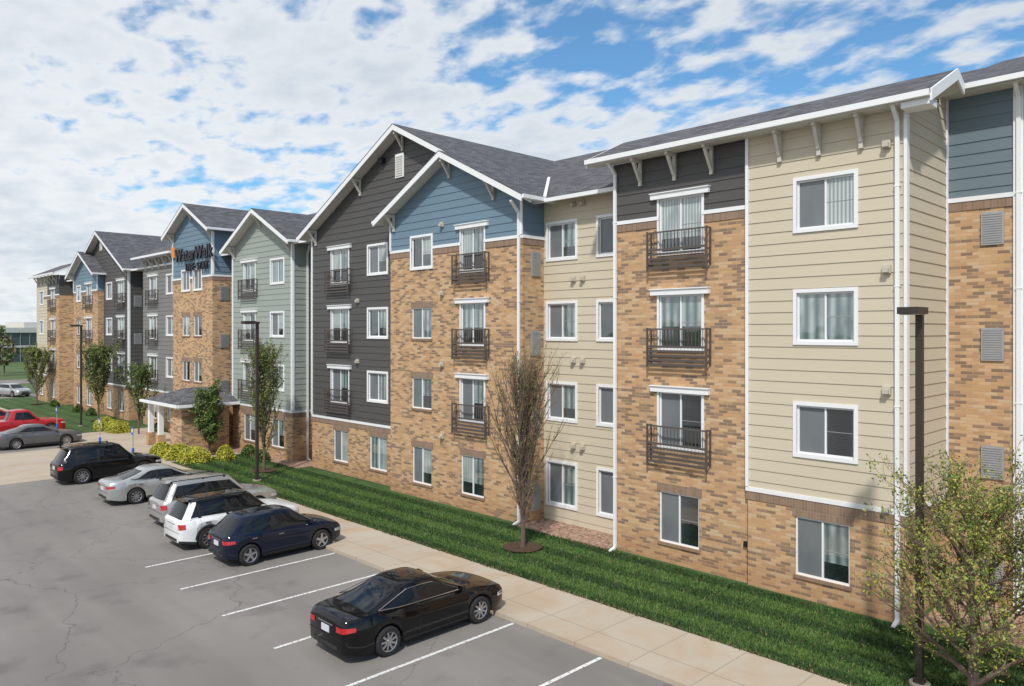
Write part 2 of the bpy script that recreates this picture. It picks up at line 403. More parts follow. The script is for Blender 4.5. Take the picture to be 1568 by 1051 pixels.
Q=SXN(-36.6);brickwall(Q,20.8,23,0,2.8);siding(Q,20.8,23,2.8,12.5,'siding_dark')
def mid_gable(x0,x1,Y,m,zb,ze,doors,trims,grounds,brk=False):
    P=FY(Y);ops=[]
    for d in doors: ops+=ops_door(*d)
    for d in trims:
        ops+= (ops_brick(d[0],d[1],FL[:2])+ops_trim(d[0]-.1,d[1]+.1,FL[2:])) if brk else ops_trim(*d)
    for d in grounds: ops+=ground_op(*d)
    xc=(x0+x1)/2;half=(x1-x0)/2+.5;sl=.5;zap=ze+half*sl
    brickwall(P,x0,x1,0,zb,ops);band(P,x0,x1,zb,ops)
    siding(P,x0,x1,zb,ze+.25,m,ops,gable=(xc,zap-.02,sl));do_ops(P,ops)
    gable_roof(xc,half,ze,sl,Y-.6,30.5)
    for Q in (SX(x1),SXN(x0)):
        brickwall(Q,Y,24,0,zb);band(Q,Y,23,zb);siding(Q,Y,24,zb,ze+.2,m)
    TRIM.box(x0-.02,x0+.1,Y-.06,Y-.0,zb+.13,ze,'trim_white');TRIM.box(x1-.1,x1+.03,Y-.06,Y-.0,zb+.13,ze,'trim_white')
    TRIM.box(x1+.0,x1+.05,Y,Y+.1,zb+.13,ze,'trim_white')
    for k in (-.9,-.0,.9):
        x=xc+k*(half-.4); z=ze+(half-abs(x-xc))*sl-.03-(.1 if k==0 else 0); bracket(P,x,z,.55,.75)
mid_gable(-46.4,-38.75,20.8,'siding_green',2.8,12.28,[(-44.8,-43.3)],[(-41.35,-39.65)],[(-41.2,-39.7),(-44.8,-43.3)])
downspout(SX(-38.75),21.7,.15,12.3,.3)
recess(-48.3,-46.4,23.0,'siding_blue',13,BR)
mid_gable(-55.0,-48.3,20.3,'siding_blue',BR,13.85,[],[(-53.3,-52.0),(-51.3,-50.0)],[(-53.3,-52.0)],brk=True)
Q=SX(-48.3)
for z in (9.4,6.3,3.3): vent(Q,20.8,21.4,z,z+.9)
P=FY(20.9);ops=ops_door(-61.3,-59.9)+ops_trim(-57.9,-56.1)+ground_op(-61.3,-59.9)+ground_op(-57.8,-56.2)
brickwall(P,-62.8,-55,0,2.8,ops);band(P,-62.8,-55,2.8,ops);siding(P,-62.8,-55,2.8,12.95,'siding_grey',ops);do_ops(P,ops)
Q=SXN(-62.8);brickwall(Q,20.9,24,0,2.8);siding(Q,20.9,24,2.8,12.9,'siding_grey')
for x in (-62,-60.6,-59.2,-57.8,-56.4): bracket(P,x,12.95,.55)
slab((-63.5,20.3,12.97),(-55,20.3,12.97),(-55,23.2,14.33),(-63.5,23.2,14.33),.16,'shingle');TRIM.box(-63.5,-55.5,20.17,20.295,12.97,13.12,'trim_white')
recess(-65.9,-62.8,23.0,'siding_green')
big_gable(-79.6,-65.9,-79.6,-72.3,[(-68.4,-67.0)],[(-71.6,-70.0)],[(-68.4,-67.0),(-71.4,-70.1)],(-75.5,-74.1),(-78.6,-77.3),[(-78.6,-77.3),(-75.5,-74.1)],flip=True)
Q=SX(-65.9);brickwall(Q,20.8,24,0,2.8);band(Q,20.8,23,2.8);siding(Q,20.8,24,2.8,12.3,'siding_dark')
TRIM.pbox(Q,20.8,20.92,.02,.05,2.93,12.3,'trim_white')
for z in (9.4,6.3,3.3): vent(Q,21.2,21.8,z,z+.9)
recess(-84.2,-79.6,21.5,'siding_cream',12.3)
P=FY(20.2);ops=ops_door(-87.2,-85.8)+ops_trim(-91.8,-90.1)+ground_op(-87.2,-85.8)+ground_op(-91.6,-90.2)
brickwall(P,-88.6,-84.2,0,BR,ops);siding(P,-88.6,-84.2,BR,12.95,'siding_dark',ops);band(P,-88.6,-84.2,BR,ops)
brickwall(P,-93,-88.6,0,2.8,ops);siding(P,-93,-88.6,2.8,12.95,'siding_cream',ops);band(P,-93,-88.6,2.8,ops);do_ops(P,ops)
Q=SX(-84.2);brickwall(Q,20.2,21.5,0,BR);siding(Q,20.2,21.5,BR,12.9,'siding_dark')
Q=SXN(-93);siding(Q,20.2,42,0,12.9,'siding_cream')
slab((-93.6,19.6,12.97),(-83.6,19.6,12.97),(-83.6,22.7,14.4),(-93.6,22.7,14.4),.16,'shingle');TRIM.box(-93.6,-83.6,19.46,19.595,12.97,13.12,'trim_white')
for x in (-92,-90.5,-89,-87.6,-86.3,-85): bracket(P,x,12.95,.55)
P=FY(23.3)
brickwall(P,-6.54,9,0,BR);siding(P,-6.54,9,BR,13.8,'siding_slate');band(P,-6.5,-4.95,BR);band(P,-4.7,9,BR)
for z in (9.7,6.6,3.45,.4): vent(P,-5.69,-5.16,z,z+.88)
TRIM.pbox(P,-4.95,-4.72,.0,.06,0.2,13.8,'trim_white')
downspout(P,-4.82,.15,14.0,.6)
plane_roof(-6.9,10,22.7,13.82,31,16.75)
TRIM.box(-6.9,9,22.72,23.3,13.79,13.815,'soffit')
plane_roof(-94,-6.9,20.95,12.26,31.0,16.65)
slab((-94,31.0,16.65),(10,31.0,16.65),(10,42.5,12.26),(-94,42.5,12.26),.16,'shingle')
WALL.box(-92.9,9,24,42,0,12.6,'siding_cream')
bld=empty('apartment_building')
for mb,nm in ((WALL,'walls'),(TRIM,'trim_gutters_brackets'),(WIN,'windows'),(ROOF,'roof'),(RAIL,'balcony_railings'),(DET,'vents_and_fixtures')):
    mb.build(nm,bld)
V=MB();V.bar((-19.62,20.97,12.50),(-23.5,25.4,14.42),.12,.05,'trim_white')
V.build('roof_flashing',bld)
pt=MB()
pt.box(-51.2,-45.6,17.2,20.28,2.75,2.95,'trim_white')
for a in ([(-51.4,17.0,2.955),(-45.4,17.0,2.955),(-47.4,19.0,3.75),(-49.4,19.0,3.75)],[(-45.4,17.0,2.955),(-45.4,20.78,2.955),(-47.4,20.78,3.75),(-47.4,19.0,3.75)],[(-51.4,17.0,2.955),(-51.4,20.28,2.955),(-49.4,20.28,3.75),(-49.4,19.0,3.75)],[(-49.4,19.0,3.75),(-47.4,19.0,3.75),(-47.4,20.3,3.75),(-49.4,20.3,3.75)]): pt.face(a,'shingle')
pt.box(-51.5,-45.3,16.9,17.03,2.86,3.02,'trim_white');pt.box(-45.4,-45.27,17.03,20.78,2.86,3.02,'trim_white')
for x in (-51,-49.3): 
    pt.box(x-.14,x+.14,17.3,17.58,.9,2.74,'trim_white'); pt.box(x-.22,x+.22,17.22,17.66,.12,.9,'brick')
pt.box(-47.6,-45.8,17.4,20.29,.12,2.74,'brick')
pt.box(-48.7,-47.62,18.6,18.7,.15,2.6,'glass_dark')
for x in (-48.72,-48.15,-47.66): pt.box(x-.04,x+.04,18.55,18.6,.15,2.6,'trim_white')
pt.build('entrance_canopy',bld)
simple('sign_dark',(.012,.012,.02),.4,var=0); simple('sign_orange',(.7,.22,.03),.4,var=0)
sg=empty('building_sign',(0,0,0))
def text(s,x,z,size,mat,Y=20.12,ex=.06,off=.012):
    c=bpy.data.curves.new('letters','FONT');c.body=s;c.size=size;c.extrude=ex;c.offset=off*size;c.space_character=1.08
    c.materials.append(M[mat]);o=bpy.data.objects.new('letters',c);COL.objects.link(o);o.location=(x,Y,z);o.rotation_euler=(math.radians(90),0,0);o.parent=sg
text('WaterWalk',-54.1,12.2,1.2,'sign_dark');text('LIVE  STAY',-52.2,11.45,.72,'sign_dark')
k=MB();k.hexa([(-54.8,20.1,12.6),(-54.2,20.1,12.5),(-54.2,20.2,12.5),(-54.8,20.2,12.6),(-54.9,20.1,13.3),(-54.3,20.1,13.2),(-54.3,20.2,13.2),(-54.9,20.2,13.3)],'sign_orange');k.build('logo',sg)
# =============================================================== GROUND
def sheet(name,x0,x1,y0,y1,z,mat,parent=None):
    b=MB();b.face([(x0,y0,z),(x1,y0,z),(x1,y1,z),(x0,y1,z)],mat);return b.build(name,parent)
m=NT('ground_grass'); a=m.ramp(m.noise(.25,4),[(.3,(.055,.095,.025)),(.7,(.10,.14,.045))]); m.col(a); m.set(rough=.95); M['ground_grass']=m.m
m=NT('lawn'); p=m.pos(); sx=m.n('ShaderNodeSeparateXYZ'); m.l(p,sx.inputs[0])
a=m.ramp(m.noise(1.1,4),[(.3,(.032,.072,.014)),(.55,(.052,.115,.022)),(.8,(.08,.14,.035))])
st=m.ramp(m.math('SINE',m.math('MULTIPLY',sx.outputs[1],5.2)),[(.3,0),(.7,1)]); a=m.mix(m.math('MULTIPLY',st,.5),a,(.018,.045,.010)); m.col(a); m.set(rough=.95); m.bump(m.noise(60,2),.04,.8); M['lawn']=m.m
m=NT('asphalt')
n1=m.noise(.16,4); n2=m.noise(1.7,4); n3=m.noise(70,2)
a=m.ramp(n1,[(.34,(.145,.132,.121)),(.5,(.205,.188,.173)),(.66,(.25,.231,.213))]); a=m.mix(m.math('MULTIPLY',n2,.6),a,(.155,.142,.13)); a=m.mix(m.math('MULTIPLY',n3,.6),a,(.31,.29,.27))
nz=m.n('ShaderNodeTexNoise');nz.inputs['Scale'].default_value=1.3;nz.inputs['Detail'].default_value=5;m.l(m.pos(),nz.inputs['Vector'])
vmn=m.n('ShaderNodeVectorMath',operation='MULTIPLY_ADD');m.l(nz.outputs['Color'],vmn.inputs[0]);vmn.inputs[1].default_value=(1.1,1.1,0);m.l(m.pos(),vmn.inputs[2])
vo=m.n('ShaderNodeTexVoronoi',feature='DISTANCE_TO_EDGE');vo.inputs['Scale'].default_value=.17;m.l(vmn.outputs[0],vo.inputs['Vector'])
c1=m.ramp(vo.outputs['Distance'],[(0,1),(.0024,0)])
a=m.mix(m.math('MULTIPLY',c1,m.math('MULTIPLY',n2,1.2)),a,(.06,.055,.05))
p=m.pos(); sx=m.n('ShaderNodeSeparateXYZ'); m.l(p,sx.inputs[0])
stretch=m.n('ShaderNodeCombineXYZ'); m.l(m.math('MULTIPLY',sx.outputs[0],.12),stretch.inputs[0]); m.l(sx.outputs[1],stretch.inputs[1])
tr=m.ramp(m.noise(.55,3,vec=stretch.outputs[0]),[(.42,0),(.62,1)]); a=m.mix(m.math('MULTIPLY',tr,.35),a,(.13,.12,.112))
sp=m.ramp(m.noise(.7,3),[(.56,0),(.72,1)]); a=m.mix(m.math('MULTIPLY',sp,.5),a,(.10,.093,.087))
m.col(a); m.set(rough=.9); m.bump(n3,.008,.5); M['asphalt']=m.m
m=NT('concrete'); p=m.pos(); sx=m.n('ShaderNodeSeparateXYZ'); m.l(p,sx.inputs[0])
a=m.mix(m.noise(.5,4),(.43,.36,.275),(.55,.485,.395)); st=m.ramp(m.noise(.35,5,dist=1.5),[(.44,0),(.68,1)]); a=m.mix(m.math('MULTIPLY',st,.65),a,(.44,.26,.13))
a=m.mix(m.math('MULTIPLY',m.noise(30,3),.4),a,(.33,.285,.23))
fx=m.math('ABSOLUTE',m.math('SUBTRACT',m.math('FRACT',m.math('DIVIDE',sx.outputs[0],1.55)),.5)); j=m.math('LESS_THAN',fx,.007)
fy=m.math('LESS_THAN',m.math('ABSOLUTE',m.math('SUBTRACT',sx.outputs[1],14.3)),.012); j=m.math('MAXIMUM',j,fy)
wn_=m.n('ShaderNodeTexWhiteNoise',noise_dimensions='1D'); m.l(m.math('FLOOR',m.math('ADD',m.math('DIVIDE',sx.outputs[0],1.55),.5)),wn_.inputs['W'])
a=m.mix(m.math('MULTIPLY',wn_.outputs['Value'],.3),a,(.38,.33,.27))
a=m.mix(m.math('MULTIPLY',j,.6),a,(.16,.13,.1)); m.col(a); m.set(rough=.85); M['concrete']=m.m
m=NT('paint_white'); f=m.ramp(m.noise(14,5),[(.36,0),(.47,1)]); m.col(m.mix(f,(.27,.255,.24),(.70,.70,.68))); m.set(rough=.8); M['paint_white']=m.m
m=NT('mulch'); m.col(m.ramp(m.noise(22,3),[(.3,(.03,.016,.01)),(.7,(.13,.07,.04))])); m.set(rough=1); m.bump(m.noise(30,3),.05); M['mulch']=m.m
m=NT('pebbles'); vo=m.n('ShaderNodeTexVoronoi');vo.inputs['Scale'].default_value=14;m.l(m.pos(),vo.inputs['Vector']); bw=m.n('ShaderNodeRGBToBW');m.l(vo.outputs['Color'],bw.inputs[0])
m.col(m.ramp(bw.outputs[0],[(.1,(.16,.09,.06)),(.5,(.36,.22,.15)),(.9,(.5,.38,.3))])); m.set(rough=.9); m.bump(vo.outputs['Distance'],.03); M['pebbles']=m.m
sheet('ground',-3000,3000,-3000,3000,-.03,'ground_grass')
sheet('parking_lot',-97,60,-70,13.45,0,'asphalt')
sheet('street',-135,-124,-600,600,.0,'asphalt'); sheet('drive_lane',-124,-97,12,22,-.002,'asphalt')
WK=15.85
w=MB(); w.box(-43.4,60,13.6,WK,-.02,.10,'concrete'); w.box(-60,-43.4,13.6,20.3,-.02,.10,'concrete'); w.box(-97,-60,13.6,15.6,-.02,.10,'concrete'); w.build('sidewalk')
k=MB(); k.box(-97,60,13.45,13.6,-.02,.11,'concrete'); k.build('kerb')
sheet('concrete_apron',-54,-43,7.2,13.4,.005,'concrete')
lw=MB(); lw.box(-43.4,60,WK,23.3,-.02,.085,'lawn'); lw.box(-97,-60,15.6,23,-.02,.085,'lawn'); lw.build('lawn')
pb=MB(); pb.box(-20.1,-15.8,19.9,21.48,0,.12,'pebbles'); pb.box(-48.3,-36.7,19.9,22.9,0,.12,'pebbles'); pb.box(-6.4,9,20.6,23.2,0,.12,'pebbles'); pb.build('pebble_bed')
ml=MB()
def line(x): ml.face([(x-.05,8.35,.008),(x+.05,8.35,.008),(x+.05,13.4,.008),(x-.05,13.4,.008)],'paint_white')
for i in range(6): line(-10.8-2.82*i)
for q in range(3): line(-8.0+2.82*q)
ml.build('parking_markings')
rng=np.random.default_rng(3)
simple('blade_a',(.055,.125,.021),.8,var=.3,scale=2); simple('blade_b',(.10,.17,.036),.8,var=.3,scale=2); simple('blade_c',(.026,.062,.013),.8,var=.3,scale=2); simple('blade_dry',(.20,.17,.08),.9,var=.2)
def blades(name,n,x0,x1,y0,y1,h):
    u=rng.random(n); x=x1-(x1-x0)*u**1.3; y=y0+(y1-y0)*rng.random(n)
    edge=WK-.02+.07*np.sin(x*2.3)+.05*np.sin(x*7.1+1)+rng.normal(0,.03,n); y=np.where(y<edge,edge+rng.random(n)*.3,y)
    ang=rng.random(n)*6.28; hh=h*(.6+.8*rng.random(n)); w=.012+.012*rng.random(n)
    lean=rng.normal(0,.03,(n,2))
    v=np.zeros((n,3,3)); v[:,0]=np.c_[x-w*np.cos(ang),y-w*np.sin(ang),np.full(n,.083)]; v[:,1]=np.c_[x+w*np.cos(ang),y+w*np.sin(ang),np.full(n,.083)]
    v[:,2]=np.c_[x+lean[:,0],y+lean[:,1],.083+hh]
    me=bpy.data.meshes.new(name); me.vertices.add(3*n); me.vertices.foreach_set('co',v.reshape(-1)); me.loops.add(3*n); me.loops.foreach_set('vertex_index',np.arange(3*n))
    me.polygons.add(n); me.polygons.foreach_set('loop_start',np.arange(0,3*n,3)); 
    for q in ('blade_a','blade_b','blade_c','blade_dry'): me.materials.append(M[q])
    patch=(np.sin(x*1.3+np.sin(y*2.1))+np.sin(y*3.1+x*.4))*.28-.8*np.sign(np.sin(y*5.2))
    mi=np.clip(np.round(1+patch+rng.normal(0,.5,n)),0,2).astype(int); mi=np.array([2,0,1])[mi]
    mi=np.where(rng.random(n)<.04+.35*(y<WK+.12),3,mi)
    me.polygons.foreach_set('material_index',mi); me.update(); me.validate()
    o=bpy.data.objects.new(name,me); COL.objects.link(o); return o
lawn=bpy.data.objects['lawn']
b=blades('grass_blades',150000,-43,4,WK-.05,19.95,.065); b.parent=lawn
so_=MB(); 
for i in range(150):
    x=-43+i*.31
    so_.face([(x,WK+.001,.0885),(x+.31,WK+.001,.0885),(x+.31,WK+.07+.05*math.sin(i*1.7+1.7),.0885),(x,WK+.07+.05*math.sin(i*1.7),.0885)],'mulch')
so_.build('soil_edge',lawn)
# =============================================================== CARS
simple('tyre',(.018,.018,.019),.85,var=0); simple('rim',(.5,.5,.52),.3,.9,var=0); simple('rim_dark',(.06,.06,.065),.35,.6,var=0)
simple('cglass',(.008,.010,.012),.02,var=0,ior=1.5); simple('tail_red',(.45,.01,.012),.15,var=0,coat=.6); simple('headlight',(.6,.62,.65),.1,.3,var=0,coat=1)
simple('chrome',(.6,.6,.62),.12,1,var=0); simple('plate',(.6,.62,.66),.5,var=0); simple('plastic',(.022,.022,.024),.6,var=0)
def paint(name,c,metal=.25,rough=.28,coat=1):
    m=NT(name); m.col(c)
    m.set(metal=metal,rough=rough,coat=coat,coatr=.03); M[name]=m.m
paint('paint_black',(.003,.003,.004),0,.08,0); paint('paint_navy',(.004,.008,.022),0,.10,0); paint('paint_whitecar',(.76,.77,.77),0,.3,.6)
paint('paint_silver',(.45,.46,.45),.5,.32); paint('paint_champagne',(.42,.42,.41),.5,.32); paint('paint_grey',(.12,.125,.13),.4,.3,.5); paint('paint_red',(.42,.010,.013),.1,.3,.6)
def weld(ob):
    bm=bmesh.new();bm.from_mesh(ob.data);bmesh.ops.remove_doubles(bm,verts=bm.verts,dist=.0006);bmesh.ops.recalc_face_normals(bm,faces=bm.faces);bm.to_mesh(ob.data);bm.free()
def car(name,loc,rz,L,W,H,fo,ro,col,prof,cab,third,roofcol=None,rw=.335,rails=False,clad=False,rimm='rim'):
    e=empty(name,loc,rz); hwm=W/2
    fx=L/2-fo; rx=-L/2+ro; Ra=rw+.055
    ends=[0,.012,.035,.07,.12,.18,.26,.36]
    xs=[-L/2+d for d in ends]+list(np.linspace(-L/2+.45,L/2-.45,int((L-.9)/.055)))+[L/2-d for d in reversed(ends)]
    for c in (fx,rx): xs+= [c-Ra,c+Ra,c-Ra+.012,c+Ra-.012]
    xs=sorted(set(round(float(x),4) for x in xs))
    pfx=[-L/2+p[0]*L for p in prof]; pfz=[p[1] for p in prof]
    def top(x): return sum(np.interp(x+d,pfx,pfz) for d in (-.1,-.05,0,.05,.1))/5
    def hw(x):
        d=L/2-abs(x); k=max(0,1-d/.62) 
        return hwm*(1-.20*k**2.2-(.07*max(0,1-d/.07)**2))
    def zl(x):
        d=L/2-abs(x); z=.21+.10*max(0,1-d/.5)
        for c in (fx,rx):
            q=Ra*Ra-(x-c)**2
            if q>=0: z=max(z,rw+math.sqrt(q)*.98)
        return z
    B=MB(); rows=[(0,.95),(.12,.975),(.3,.985),(.42,.99),(.55,1.0),(.70,1.003),(.78,.985),(.88,.965),(1,.93)]
    secs=[]
    for x in xs:
        h=hw(x);z0=zl(x);t=top(x);d=L/2-abs(x)
        t=t-.07*max(0,1-d/.12)**2
        zs=t-.055
        s=[(x,h*yy,z0+f*(zs-z0)) for f,yy in rows]
        s+= [(x,h*.875,t-.012),(x,h*.72,t+.005),(x,h*.4,t+.022),(x,0,t+.028)]
        secs.append(s)
    nr=len(secs[0])
    for a,b in zip(secs,secs[1:]):
        for j in range(nr-1):
            mt='plastic' if clad and j<1 else col
            for sg in (1,-1): B.face([(p[0],p[1]*sg,p[2]) for p in (a[j],b[j],b[j+1],a[j+1])],mt)
    for s in (secs[0],secs[-1]):
        for j in range(nr-1):
            B.face([s[j],s[j+1],(s[j+1][0],-s[j+1][1],s[j+1][2]),(s[j][0],-s[j][1],s[j][2])],col)
    B.box(-L/2+.12,L/2-.12,-hwm*.62,hwm*.62,.2,.62,'black')
    B.box(rx+.5,fx-.5,-hwm*.9,hwm*.9,.19,.5,'black')
    weld(B.build('body',e,True,30))
    C=MB(); rb,rt,ft,fb=[-L/2+c*L for c in cab]; wb=hwm*.90; wr=hwm*.66
    xBp=(fb+rb)/2-.02*L; xCp=xBp-.95; cpil=.42 if not third else .22
    def ring(s,zfun,scale=1,zadd=0):
        xf=fb+(ft-fb)*(s**.92); xr=rb+(rt-rb)*(s**.92); w=wb-(wb-wr)*(s**1.25)
        pts=[];tags=[];bulge=.16
        for y in (0,.3,.58,.8,.9): pts.append((xf-bulge*(y**2.4),y*w)); tags.append('F')
        tags[-1]='A'
        pts.append((xf-bulge-.12,w*.985));tags.append('S')
        pts.append((xBp+.05,w));tags.append('B'); pts.append((xBp-.05,w));tags.append('S')
        if third: 
            pts.append((xCp+.05,w*.99));tags.append('B'); pts.append((xCp-.06,w*.985));tags.append('S')
        cr=xr+(cpil if s<.5 else cpil*.9)
        pts.append((max(cr,xr+.25),w*.985));tags.append('C')
        pts.append((xr+.10,w*.88));tags.append('C'); 
        pts.append((xr+.05,w*.76));tags.append('R'); pts.append((xr+.01,w*.5));tags.append('R'); pts.append((xr,0));tags.append('R')
        cx=(xf+xr)/2
        return [(cx+(x-cx)*scale,y*scale,zfun(cx+(x-cx)*scale,s)+zadd) for x,y in pts],tags
    Hr=H-.075;xm=(ft+rt)/2;hl=(ft-rt)/2
    def zf(x,s):
        z0=top(x)-.03; zr=Hr-.045*min(1.3,abs((x-xm)/hl))**2
        return z0+(zr-z0)*s
    S_=[0,.1,.35,.62,.86,.97,1.0]
    allr=[ring(s,zf) for s in S_]+[ring(1.0,zf,sc,za) for sc,za in ((.955,.022),(.86,.045),(.6,.066),(.3,.074))]
    n=len(allr[0][0])
    for k in range(len(allr)-1):
        a,ta=allr[k];b,_=allr[k+1]
        for j in range(n-1):
            t=ta[j]; mt=roofcol or col
            if k<len(S_)-1:
                if t=='F' : mt='cglass' if k<5 else mt
                elif t=='R': mt='cglass' if 1<=k<5 else mt
                elif t=='S': mt='cglass' if 1<=k<4 else (mt if k!=0 else col)
                elif t=='B': mt='black' if k<4 else mt
                elif t=='C': mt=col
            for sg in (1,-1): C.face([(p[0],p[1]*sg,p[2]) for p in (a[j],a[j+1],b[j+1],b[j])],mt)
    a,_=allr[-1]
    for j in range(n-1): C.face([a[j],a[j+1],(a[j+1][0],-a[j+1][1],a[j+1][2]),(a[j][0],-a[j][1],a[j][2])],roofcol or col)
    weld(C.build('cabin',e,True,28))
    for wx in (fx,rx):
        for sg in (1,-1):
            Wm=MB(); yo=hwm-.005; prof_=[(rw*.66,.0),(rw*.69,.012),(rw*.9,.012),(rw*.985,-.02),(rw,-.06),(rw,-.16),(rw*.97,-.21),(rw*.6,-.22)]
            K=28
            def ringface(r0,o0,r1,o1,mt):
                for q in range(K):
                    t0=2*math.pi*q/K;t1=2*math.pi*(q+1)/K
                    Wm.face([(wx+r0*math.cos(t0),sg*(yo+o0),rw+r0*math.sin(t0)),(wx+r0*math.cos(t1),sg*(yo+o0),rw+r0*math.sin(t1)),(wx+r1*math.cos(t1),sg*(yo+o1),rw+r1*math.sin(t1)),(wx+r1*math.cos(t0),sg*(yo+o1),rw+r1*math.sin(t0))],mt)
            for (r0,o0),(r1,o1) in zip(prof_,prof_[1:]): ringface(r0,o0,r1,o1,'tyre')
            rr_=rw*.66
            ringface(.001,-.06,rr_,-.06,'rim_dark');ringface(rr_,-.06,rr_,0,rimm);ringface(rr_,.003,rr_*.92,-.008,rimm)
            ns=5 if L<4.3 else 9
            for q in range(ns):
                t=2*math.pi*q/ns+.3; c,s=math.cos(t),math.sin(t); ex,ez=-s,c
                w0,w1=(.05,.028) if ns==5 else (.03,.02)
                a0=.03;a1=rr_*.97;P8=[]
                for dep in (-.05,-.008):
                    P8+=[(wx+a0*c-ex*w0/1.2,sg*(yo+dep),rw+a0*s-ez*w0/1.2),(wx+a1*c-ex*w1,sg*(yo+dep),rw+a1*s-ez*w1),(wx+a1*c+ex*w1,sg*(yo+dep),rw+a1*s+ez*w1),(wx+a0*c+ex*w0/1.2,sg*(yo+dep),rw+a0*s+ez*w0/1.2)]
                Wm.hexa(P8,rimm)
            Wm.tube((wx,sg*(yo-.05),rw),(wx,sg*(yo+.0),rw),.06,.05,rimm,12,True)
            Wm.build('wheel',e)
    D=MB()
    def yprof(x,z):
        z0=zl(x);zs=top(x)-.055;f=(z-z0)/(zs-z0);return hw(x)*float(np.interp(f,[r[0] for r in rows],[r[1] for r in rows]))
    def wrap(end,yin,xlen,z0,z1,mt,off=.008,taper=0):
        for sg in (1,-1):
            ye=yprof(end*(L/2-.001),(z0+z1)/2)
            path=[(end*(L/2+off),yin),(end*(L/2+off),ye*.93)]
            for d in (.012,.035,.07,.12,.18,.26,.36):
                if d<=xlen: path.append((end*(L/2-d+off*.3),None))
            for i in range(len(path)-1):
                pts=[]
                for ii,up in ((i,0),(i+1,0),(i+1,1),(i,1)):
                    x,y=path[ii]; fr=ii/(len(path)-1)
                    z=z1 if up else z0+(z1-z0)*taper*fr
                    yy=y if y is not None else yprof(max(-L/2+.001,min(L/2-.001,x)),z)+off
                    pts.append((x,sg*yy,z))
                D.face(pts,mt)
    ztr=pfz[0];ztf=pfz[-1]
    if H<1.6: wrap(-1,hwm*.5,.26,ztr-.25,ztr-.12,'tail_red',taper=.35)
    else: wrap(-1,hwm*.66,.18,ztr-.30,ztr-.10,'tail_red',taper=.2)
    wrap(1,hwm*.42,.36,ztf-.20,ztf-.085,'headlight',taper=.2)
    D.box(L/2-.0,L/2+.012,-hwm*.38,hwm*.38,ztf-.22,ztf-.12,'black');D.box(L/2,L/2+.012,-hwm*.5,hwm*.5,.33,.46,'black')
    D.box(-L/2-.014,-L/2,-.16,.16,ztr-.34 if H<1.6 else ztr-.3,ztr-.19 if H<1.6 else ztr-.15,'plate')
    D.box(-L/2-.012,-L/2,-hwm*.55,hwm*.55,.33,.42,'plastic')
    D.box(-L/2-.012,-L/2,-hwm*.35,hwm*.35,ztr-.15,ztr-.125,'chrome')
    D.box(-L/2-.006,-L/2,-hwm*.78,hwm*.78,ztr-.40,ztr-.39,'black')
    if H>1.6: D.box(rt-.16,rt+.05,-wr*.8,wr*.8,H-.085,H-.06,roofcol or col)
    for sg in (1,-1):
        mx=fb-.42; my=wb; mz=top(mx)+.06
        D.hexa([(mx-.05,sg*(my-.06),mz-.05),(mx+.08,sg*(my-.06),mz-.05),(mx+.06,sg*(my+.13),mz-.04),(mx-.07,sg*(my+.13),mz-.04),(mx-.05,sg*(my-.06),mz+.05),(mx+.04,sg*(my-.06),mz+.05),(mx+.03,sg*(my+.13),mz+.07),(mx-.07,sg*(my+.13),mz+.07)],col)
        for xx in [xBp,fb-.35,xBp-.95 if not third else xCp]:
            zz=np.linspace(max(.27,zl(xx))+.02,top(xx)-.07,6)
            for z0,z1 in zip(zz,zz[1:]):
                y0=yprof(xx,z0)+.002;y1=yprof(xx,z1)+.002
                D.face([(xx-.006,sg*y0,z0),(xx+.006,sg*y0,z0),(xx+.006,sg*y1,z1),(xx-.006,sg*y1,z1)],'black')
        for xx in (xBp+.12,xBp-.80):
            z=top(xx)-.17; y=yprof(xx,z); D.box(xx,xx+.17,min(sg*y,sg*(y+.03)),max(sg*y,sg*(y+.03)),z-.012,z+.014,'chrome' if col!='paint_black' else col)
        xl=np.linspace(rx+Ra+.04,fx-Ra-.04,8)
        for x0,x1 in zip(xl,xl[1:]):
            D.face([(x0,sg*(yprof(x0,.25)+.006),.235),(x1,sg*(yprof(x1,.25)+.006),.235),(x1,sg*(yprof(x1,.3)+.006),.30),(x0,sg*(yprof(x0,.3)+.006),.30)],'plastic' if clad else 'black')
        if clad:
            for c in (fx,rx):
                for q in range(14):
                    t0=math.pi*q/14;t1=math.pi*(q+1)/14;pp=[]
                    for t_,r_ in ((t0,Ra-.01),(t1,Ra-.01),(t1,Ra+.06),(t0,Ra+.06)):
                        xx=c+r_*math.cos(t_);zz_=rw+r_*math.sin(t_)*.98
                        pp.append((xx,sg*(hw(xx)*1.0+.008),zz_))
                    D.face(pp,'plastic')
        if rails:
            D.tube((rt-.0,sg*wr*.93,H-.01),(ft-.35,sg*wr*.93,H-.01),.018,.018,'black',8)
            for xx in (rt+.02,(rt+ft)/2,ft-.38): D.box(xx-.04,xx+.04,sg*wr*.93-.02,sg*wr*.93+.02,H-.09,H-.02,'black')
        if col in('paint_black','paint_silver','paint_grey') and not rails:
            pts=[]
            for xx in np.linspace(rb+.42,fb-.42,9): pts.append(Vector((xx,sg*(wb+.004),top(xx)+.035)))
            for p,q in zip(pts,pts[1:]): D.bar(p,q,.012,.018,'chrome')
            up=[]
            for xx in np.linspace(rt+.30,ft-.25,7): up.append(Vector((xx,sg*(wb-(wb-wr)*.86**1.25+.012),zf(xx,.86)+.01)))
            for p,q in zip([pts[0]]+up,up): 
                if (p-q).length>.01: D.bar(p,q,.012,.014,'chrome')
    D.build('details',e)
    return e
R90=math.radians(90)
SED=[(0,.98),(.05,1.03),(.17,1.05),(.30,.985),(.70,.965),(.80,.93),(.93,.82),(1,.72)]
